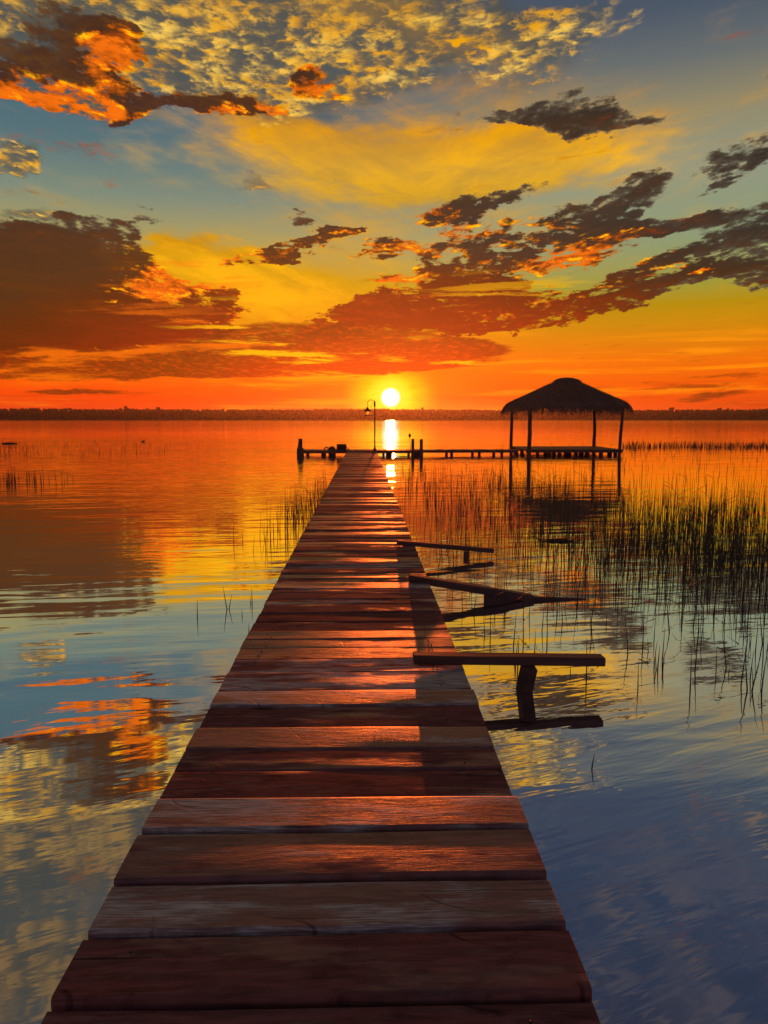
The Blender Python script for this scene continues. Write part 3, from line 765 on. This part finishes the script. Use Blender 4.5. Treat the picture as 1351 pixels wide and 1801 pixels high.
mg, p, out = mat_new('frosted_lamp_glass')
put(p, 'Base Color', lin((240, 214, 150))); put(p, 'Roughness', .35); put(p, 'Transmission Weight', .85); put(p, 'IOR', 1.2)
put(p, 'Normal', bump(nz(objco(), 12.0, 3.0), .004, .5))
b = MB(); b.lathe([(.160, -.145), (.155, -.20), (.135, -.27), (.12, -.31), (.001, -.32)], (lx, 0, lz), 20); bowl = b.build('bowl', mg, t)
b = MB(); b.lathe([(.001, -.330), (.125, -.322), (.128, -.305), (.118, -.305)], (lx, 0, lz), 20); b.build('rim', M_IRON, bowl)

# ================================================================ walkway from the platform to the hut
x1 = wx(897, PY + .6)
wk = thing('walkway', 'thin low walkway of planks running from the platform to the thatched hut', 'walkway', (0, PY, 0))
x = xR + .02
while x < x1 + .3:
    w = rg.uniform(.16, .24); b = MB(); b.box((x + w / 2, .65, PTOP - .02 + rg.uniform(-.004, .012)), (w - .012, .95, .034), bev=.004)
    b.build('plank', M_RUST, wk); x += w
for yy in (.22, 1.08):
    b = MB(); b.box(((xR + x1) / 2 + .15, yy, PTOP - .037 - .04), (x1 - xR + .3, .05, .08)); b.build('stringer', M_RUST, wk)
for px in (789.5, 796, 836.5, 845, 875, 885):
    xx = wx(px, PY); b = MB(); b.tube([(xx, .3 if px in (796, 845, 885) else .95, -1.6), (xx, .3 if px in (796, 845, 885) else .95, PTOP - .075)], [.075, .065], 8); b.build('pile', M_POST, wk)

# ================================================================ the thatched hut
GY0, GY1 = 33.5, 37.6
def gp(px, Y): return at_depth(px, 790, Y).x
corners = [(gp(931, GY0), GY0, 'f'), (gp(1090.5, GY0), GY0, 'f'), (gp(899, GY1), GY1, 'b'), (gp(1044, GY1), GY1, 'b')]
gx0 = (corners[0][0] + corners[2][0]) / 2; gx1 = (corners[1][0] + corners[3][0]) / 2
gc = ((gx0 + gx1) / 2, (GY0 + GY1) / 2)
hut = thing('thatched_hut', 'open hut on stilts with a shaggy palm thatch roof on crooked posts', 'hut', (gc[0], gc[1], 0))
O = Vector((gc[0], gc[1], 0)); GD = .255
rgp = random.Random(8)
for (cx_, cy_, f_), r_, bend in zip(corners, (.088, .068, .078, .080), (0, -.07, 0, .10)):
    b = MB(); n = 9; pts = []
    for k in range(n + 1):
        q = k / n; z_ = -1.6 + (2.22 + 1.6) * q
        above = max(0, z_ / 2.2); off = bend * math.sin(above * 3.0) * .6
        if f_ == 'f' and cx_ > gx1 - .5: off = .10 * above - .03
        if f_ == 'b' and cx_ > gx1 - .7: off = -.07 * above + .05 * math.sin(above * 3)
        pts.append((cx_ - O.x + off + rgp.uniform(-.008, .008), cy_ - O.y, z_))
    b.tube(pts, [r_ * (1.12 - .2 * k / n) for k in range(n + 1)], 10, jitter=.05, rng=rgp); b.build('post', M_POST, hut)
# deck boards
fx0, fx1, bx0, bx1 = corners[0][0] - .15, corners[1][0] + .12, corners[2][0] - .05, corners[3][0] + .15
dx0, dx1 = min(fx0, bx0), max(fx1, bx1)
yy = GY0 - .12
while yy < GY1 + .1:
    w = rgp.uniform(.16, .22); q = (yy - GY0) / (GY1 - GY0)
    xa = fx0 + (bx0 - fx0) * q; xb = fx1 + (bx1 - fx1) * q
    b = MB(); b.box(((xa + xb) / 2 - O.x, yy + w / 2 - O.y, GD - .02 + rgp.uniform(-.004, .008)), (xb - xa + rgp.uniform(-.02, .05), w - .01, .034), bev=.004); b.build('deck_board', M_RUST, hut); yy += w
for yv in (GY0 + .03, (GY0 + GY1) / 2, GY1 - .03):
    q = (yv - GY0) / (GY1 - GY0); xa = fx0 + (bx0 - fx0) * q; xb = fx1 + (bx1 - fx1) * q
    b = MB(); b.box(((xa + xb) / 2 - O.x, yv - O.y, GD - .037 - .05), (xb - xa, .06, .10)); b.build('deck_beam', M_RUST, hut)
for k, px in enumerate((946, 960, 967, 975, 985, 995, 1001, 1013, 1023, 1033, 1058, 1073, 1082, 908, 918)):
    yv = GY0 + (.15, .25, .1, .3)[k % 4] if px > 925 else GY0 + 2.6
    if px in (995, 1001, 1023): yv = GY0 + 2.2
    xx = gp(px, yv); r_ = rgp.uniform(.07, .12)
    b = MB(); b.tube([(xx - O.x, yv - O.y, -1.6), (xx - O.x + rgp.uniform(-.02, .02), yv - O.y, GD - .09)], [r_ * 1.1, r_], 8, jitter=.05, rng=rgp); b.build('pile', M_POST, hut)
# ring beams and rafters
RZ = 2.16
for a_, c_ in ((0, 1), (2, 3), (0, 2), (1, 3)):
    A_, B_ = corners[a_], corners[c_]
    b = MB(); b.tube([(A_[0] - O.x, A_[1] - O.y, RZ), (B_[0] - O.x, B_[1] - O.y, RZ + .01)], .05, 8); b.build('ring_beam', M_POST, hut)
apex = Vector((.10, 0, 3.42))
for k in range(12):
    a = 2 * math.pi * k / 12; rx_, ry_ = (gx1 - gx0) / 2 + .35, (GY1 - GY0) / 2 + .35
    s_ = 1 / max(abs(math.cos(a)), abs(math.sin(a)))
    b = MB(); b.tube([apex + Vector((.1 * math.cos(a), .1 * math.sin(a), -.12)), Vector((rx_ * s_ * math.cos(a), ry_ * s_ * math.sin(a), RZ - .02))], .025, 6); b.build('rafter', M_POST, hut)
# roof shell: rounded square hip roof with a small cap
ex0, ex1 = gx0 - O.x - .56, gx1 - O.x + .60; ey = (GY1 - GY0) / 2 + .40
prof = [(0.0, 3.40), (.10, 3.37), (.20, 3.30), (.33, 3.13), (.48, 2.93), (.62, 2.74), (.74, 2.58), (.86, 2.43), (.94, 2.32), (1.0, 2.16)]
NS = 48
def roof_pt(a, t):
    z_ = None
    for (t0, z0), (t1, z1) in zip(prof, prof[1:]):
        if t <= t1: z_ = z0 + (z1 - z0) * (t - t0) / (t1 - t0); break
    c_, s_ = math.cos(a), math.sin(a); p_ = 5.0
    k_ = 1 / (abs(c_) ** p_ + abs(s_) ** p_) ** (1 / p_)
    k_ = 1 + (k_ - 1) * min(1, t * 1.6)
    x_ = c_ * k_ * t; y_ = s_ * k_ * t
    hx = (ex1 - ex0) / 2
    return Vector((apex.x * (1 - t) + (ex0 + ex1) / 2 * t + x_ * hx, y_ * ey, z_ - .05 * (k_ - 1) * 3 * t))
b = MB(); NT = 16
vs = [roof_pt(2 * math.pi * k / NS, j / NT) + Vector((0, 0, mnoise.noise(Vector((k * .7, j * .6, 0))) * .035)) for j in range(NT + 1) for k in range(NS)]
fs = [(j * NS + k, j * NS + (k + 1) % NS, (j + 1) * NS + (k + 1) % NS, (j + 1) * NS + k) for j in range(NT) for k in range(NS)]
b.add(vs, fs, True); b.add([v - Vector((0, 0, .07)) for v in vs], [f[::-1] for f in fs], True); b.build('thatch_roof', M_THATCH, hut)
def strand(b, p, d, L, w, droop, rg):
    d = d.normalized(); s_ = d.cross(Vector((rg.uniform(-.3, .3), rg.uniform(-.3, .3), 1))).normalized() * w
    q1 = p + d * L * .55 + Vector((0, 0, -droop * L * .25)); q2 = p + d * L + Vector((0, 0, -droop * L))
    b.add([p - s_, p + s_, q1 + s_ * .8, q1 - s_ * .8, q2], [(0, 1, 2, 3), (3, 2, 4)])
b = MB(); rgp = random.Random(77)
for k in range(5200):
    a = rgp.uniform(0, 2 * math.pi); tt = math.sqrt(rgp.random()) * .97
    p = roof_pt(a, tt); q = roof_pt(a + rgp.uniform(-.03, .03), tt + .03)
    strand(b, p + Vector((0, 0, .01)), q - p + Vector((0, 0, rgp.uniform(.0, .03))), rgp.uniform(.18, .42), rgp.uniform(.006, .014), rgp.uniform(.0, .15), rgp)
tag(b.build('thatch_straw', M_THATCH, hut), kind='stuff')
b = MB()
for k in range(3800):
    a = rgp.uniform(0, 2 * math.pi); p = roof_pt(a, rgp.uniform(.93, 1.0)); q = roof_pt(a, .90)
    clus = .5 + .5 * mnoise.noise(Vector((a * 9, 2.2, 0)))
    strand(b, p, (p - q) + Vector((rgp.uniform(-.03, .03), rgp.uniform(-.03, .03), -.05 - .08 * rgp.random())), rgp.uniform(.12, .22 + .26 * clus), rgp.uniform(.006, .014), rgp.uniform(.4, 1.1), rgp)
tag(b.build('eave_fringe', M_THATCH, hut), kind='stuff')
b = MB()
vs = []
for t_, z_ in ((0.0, .075), (.5, .06), (.85, .0), (1.0, -.10), (.98, -.14)):
    for k in range(24):
        a = 2 * math.pi * k / 24; vs.append(apex + Vector((math.cos(a) * .58 * t_, math.sin(a) * .50 * t_, z_ - .02 + mnoise.noise(Vector((k * .9, t_ * 3, 4))) * .03)))
b.add(vs, [(j * 24 + k, j * 24 + (k + 1) % 24, (j + 1) * 24 + (k + 1) % 24, (j + 1) * 24 + k) for j in range(4) for k in range(24)], True)
for k in range(500):
    a = rgp.uniform(0, 6.28); r_ = rgp.uniform(.3, .56)
    strand(b, apex + Vector((math.cos(a) * r_, math.sin(a) * r_ * .9, .04 - .1 * (r_ / .58) ** 2)), Vector((math.cos(a), math.sin(a), -.35)), rgp.uniform(.10, .24), .009, .3, rgp)
b.build('ridge_cap', M_THATCH, hut)

# ================================================================ reeds
def reed_blade(b, x, y, h, rg, r=.0036, lean=None, bend=None, sides=3):
    la = lean if lean is not None else rg.gauss(0, .065); lb = rg.gauss(0, .065); be = bend if bend is not None else rg.gauss(0, .055)
    pts = []; n = 4
    for k in range(n + 1):
        q = k / n; z = -.10 + (h + .10) * q
        pts.append(Vector((x + la * h * q + be * h * q * q, y + lb * h * q, z)))
    rad = [r * (1.15 - .95 * (k / n) ** 1.5) for k in range(n + 1)]
    vs = []
    for p_, r_ in zip(pts, rad):
        for k in range(sides):
            a = 2 * math.pi * k / sides + 0.4; vs.append((p_.x + math.cos(a) * r_, p_.y + math.sin(a) * r_, p_.z))
    fs = [(i * sides + k, i * sides + (k + 1) % sides, (i + 1) * sides + (k + 1) % sides, (i + 1) * sides + k) for i in range(n) for k in range(sides)]
    b.add(vs, fs, True)
    return pts[-1]
def broken_reed(b, x, y, h, rg, r=.0036):
    """a reed snapped and hanging over"""
    t = reed_blade(b, x, y, h, rg, r)
    s_ = rg.choice((-1, 1)); L = h * rg.uniform(.3, .7)
    b.tube([t, t + Vector((s_ * L * .6, rg.uniform(-.1, .1) * L, -L * .25)), t + Vector((s_ * L, rg.uniform(-.1, .1), -L * .8))], [r * .8, r * .7, r * .3], 3, caps=False)
def bed(name, label, n, fn, hfn, seed, r=.0036, brk=.06):
    """stems scattered over a patch given in picture space through fn -> (px, py) of the foot"""
    b = MB(); rg = random.Random(seed); k = 0; tries = 0
    while k < n and tries < n * 40:
        tries += 1
        q = fn(rg)
        if q is None: continue
        g = ground(q[0], q[1]); h = hfn(g.y, rg)
        (broken_reed if rg.random() < brk else reed_blade)(b, g.x, g.y, h, rg, r * (1 + .035 * max(0, g.y - 8)))
        k += 1
    return tag(b.build(name, M_REED), label, 'reeds', kind='stuff')
def by_ground(x0, x1, y0, y1, keep):
    def fn(rg):
        X = rg.uniform(x0, x1); Y = rg.uniform(y0, y1)
        # picture place of the foot, used only for the density map
        vx = X * math.cos(YAW) - Y * math.sin(YAW); vy = X * math.sin(YAW) + Y * math.cos(YAW)
        cz_ = vy * math.cos(PITCH) + (-CAM_H) * math.sin(PITCH); cy_ = -vy * math.sin(PITCH) + (-CAM_H) * math.cos(PITCH)
        px = 675.5 + FOC * vx / cz_; py = 900.5 - FOC * cy_ / cz_
        d = keep(px, py, X, Y)
        cl = mnoise.noise(Vector((X * 1.1, Y * .8, 0))) * .6 + mnoise.noise(Vector((X * 3.5, Y * 2.5, 5))) * .5
        if rg.random() < d * max(0.0, 1.0 + 1.1 * cl): return px, py
        return None
    return fn
def sstep(a, b_, x):
    t_ = max(0, min(1, (x - a) / (b_ - a))); return t_ * t_ * (3 - 2 * t_)
# density of the big bed at the right as it thins towards the viewer and the boardwalk
def keep_main(px, py, X, Y):
    if px > 1500 or py < 862: return 0
    lo = 1030 + (px - 1100) * .10
    d = sstep(850, 1180, px) * sstep(868, 905, py) * (1 - sstep(lo - 60, lo + 50, py))
    d *= .35 + .65 * sstep(905, 975, py) if px > 1000 else .5
    return d * .9
hh = lambda Y, rg: max(.10, rg.gauss(.30, .085)) * (1 + .02 * (Y - 8))
bed('reed_bed', 'dense stand of dark thin reeds filling the water at the right edge', 2900, by_ground(1.2, 13, 5.6, 20, keep_main), hh, 21)
def keep_mid(px, py, X, Y):
    if not (700 < px < 1010 and 850 < py < 1075): return 0
    d = .9 if py < 985 else .45
    if px < 740 + (py - 860) * .32: d *= .35
    d *= 1 - .6 * sstep(1000, 1075, py)
    return d * (.55 + .45 * sstep(860, 900, py))
bed('reed_bed', 'loose reeds standing between the boardwalk and the hut reflection', 700, by_ground(.6, 7, 6.2, 20, keep_mid), lambda Y, rg: max(.08, rg.gauss(.27, .09)) * (1 + .02 * (Y - 8)), 22, brk=.12)
def keep_leftdock(px, py, X, Y):
    if not (425 < px < 575): return 0
    c_ = 965 - (px - 440) * .62
    d = math.exp(-((py - c_) / 22) ** 2) * sstep(432, 500, px)
    return d
bed('reed_bed', 'clump of reeds leaning against the left side of the boardwalk', 170, by_ground(-3.2, -.72, 7, 20, keep_leftdock), lambda Y, rg: max(.08, rg.gauss(.34, .10)), 23)
bed('reed_bed', 'thin dark line of reeds far out behind the hut at the right', 900, lambda rg: (rg.uniform(1095, 1480), 787 + rg.gauss(0, 1.6) - (0 if rg.random() < .8 else 4)) if rg.random() < .15 + .85 * sstep(1150, 1300, 1180 + rg.uniform(-80, 250)) else None, lambda Y, rg: max(.08, rg.gauss(.24, .07)), 24, r=.006, brk=.0)
bed('reed_bed', 'sparse reeds scattered on open water behind the hut', 380, lambda rg: (rg.uniform(860, 1351), rg.uniform(783, 868)) if rg.random() < .6 else None, lambda Y, rg: max(.08, rg.gauss(.22, .08)), 25, r=.0038, brk=.0)
bed('reed_bed', 'sparse far reeds on the orange water at the left edge', 200, lambda rg: (rg.uniform(-60, 300) if rg.random() < .6 else rg.uniform(-60, 60), rg.uniform(779, 803)), lambda Y, rg: max(.08, rg.gauss(.22, .08)), 26, r=.005, brk=.0)
bed('reed_bed', 'short row of reeds at the left edge in front of the darker water', 60, lambda rg: (rg.uniform(-80, 62) if rg.random() < .8 else rg.uniform(60, 130), rg.uniform(841, 851)), lambda Y, rg: max(.08, rg.gauss(.25, .07)), 27, r=.007, brk=.0)
bed('reed_bed', 'few reeds in the yellow water right of the far boardwalk end', 130, lambda rg: (rg.uniform(705, 890), rg.uniform(822, 858)), lambda Y, rg: max(.08, rg.gauss(.22, .08)), 28, r=.0038, brk=.03)

# single reeds that stand alone in open water
def lone(px, py, h, label, parts=None, grp=None, r=.0048, seed=0):
    g = ground(px, py); rg = random.Random(seed or int(px * 7 + py))
    b = MB()
    if parts:
        for dx_, dy_, hh_, la, be in parts: reed_blade(b, dx_, dy_, hh_, rg, r, la, be, 5)
    elif rg.random() < .25: broken_reed(b, 0, 0, h, rg, r)
    else: reed_blade(b, 0, 0, h, rg, r, None, None, 5)
    o = b.build('reed', M_REED); o.location = g
    return tag(o, label, 'reed', grp)
lone(347, 1086, .13, 'single straight reed in calm water left of the crossed reeds', [(0, 0, .15, .03, .02)])
lone(403, 1072, .25, 'pair of crossed reeds standing alone left of the boardwalk', [(0, 0, .20, -.30, .06), (-.02, .01, .13, .30, .05)])
lone(444, 1062, .14, 'short reed with a side leaf close to the left boardwalk edge', [(0, 0, .15, -.04, .03), (0, 0, .07, -.5, .2)])
lone(425, 1084, .06, 'tiny bent reed tip left of the boardwalk beside the calm blue water', [(0, 0, .06, .25, -.2)])
lone(437, 1120, .12, 'lone thin reed nearest the left edge of the boardwalk', [(0, 0, .10, .02, .02)])
lone(411, 955, .2, 'leftmost tall reed of the clump by the boardwalk', [(0, 0, .26, .02, .0), (.10, .1, .14, .0, .02)])
lone(1040, 1352, .06, 'small curved reed stub alone in the blue water at lower right', [(0, 0, .075, -.10, .25)])
lone(1318, 1215, .2, 'tall bent reeds rising in front of the bed near the right edge', [(0, 0, .26, -.12, .02), (0, .0, .22, .22, .05), (.06, -.02, .25, .05, .1)])
lone(1156, 1178, .2, 'forked reed in front of the dense bed over pale water', [(0, 0, .16, .04, .02), (0, 0, .10, -.12, -.05), (.03, 0, .12, .1, 0)])
lone(905, 1170, .2, 'reeds rising beside the crooked post of the nearest beam', [(0, 0, .16, .10, .03), (.02, 0, .2, .02, .0), (.15, .1, .2, .02, 0)])
rg = random.Random(99); n = 0
while n < 95:
    px = rg.uniform(790, 1350); py = rg.uniform(1040, 1215)
    if px < 790 + (py - 1030) * .42 or rg.random() < (py - 1040) / 190 * (1.15 if px < 1100 else .7): continue
    if 1085 < py < 1180 and px < 1070 and rg.random() < .4: continue
    lone(px, py, max(.06, rg.gauss(.19, .07)), 'thin dark reed standing by itself in the pale water in front of the reed bed', grp='single reeds in front of the reed bed', seed=int(px * 13), r=.0042)
    n += 1

# ---------------------------------------------------------------- small things on the water
g = ground(17, 780.5); b = MB(); b.tube([(-.50, 0, .02), (-.2, 0, .04), (.15, .05, .04), (.5, 0, .02)], [.03, .05, .045, .02], 8)
o = b.build('floating_log', M_POST); o.location = g; tag(o, 'dark log floating far out at the left edge of the lake', 'log')
g = ground(252, 777); t = thing('water_bird', 'tiny dark bird sitting on the water far out at the left', 'bird', g)
b = MB(); b.tube([(-.28, 0, .10), (-.16, 0, .07), (0, 0, .07), (.14, 0, .08), (.2, 0, .12)], [.02, .07, .10, .07, .03], 8); b.tube([(.16, 0, .10), (.20, 0, .20), (.19, 0, .26), (.24, 0, .28), (.32, 0, .27)], [.035, .028, .03, .035, .008], 8); b.build('body', M_POST, t); t.scale = (.55, .55, .55)
g = ground(985, 952); b = MB(); rgp = random.Random(31)
for k in range(46): b.tube([(rgp.gauss(0, .09), rgp.gauss(0, .06), .004), (rgp.gauss(0, .09), rgp.gauss(0, .06), rgp.uniform(.005, .025)), (rgp.gauss(0, .11), rgp.gauss(0, .07), .003)], .006, 3)
o = b.build('drifting_weed', M_REED); o.location = g; tag(o, 'small raft of drifting weed below the hut reflection', 'weeds')

# ---------------------------------------------------------------- evening haze over the lake
HAZE = True
if HAZE:
    m = bpy.data.materials.new('haze_air'); m.use_nodes = True; nt = m.node_tree; nt.nodes.clear()
    v = nt.nodes.new('ShaderNodeVolumePrincipled'); v.inputs['Density'].default_value = 0.00009
    v.inputs['Color'].default_value = (0.9, 0.86, 0.84, 1); v.inputs['Anisotropy'].default_value = 0.8
    o_ = nt.nodes.new('ShaderNodeOutputMaterial'); nt.links.new(v.outputs[0], o_.inputs['Volume'])
    b = MB(); b.box((0, 7000, 20), (6400 * 2, 14800, 48)); tag(b.build('haze', m), kind='stuff')
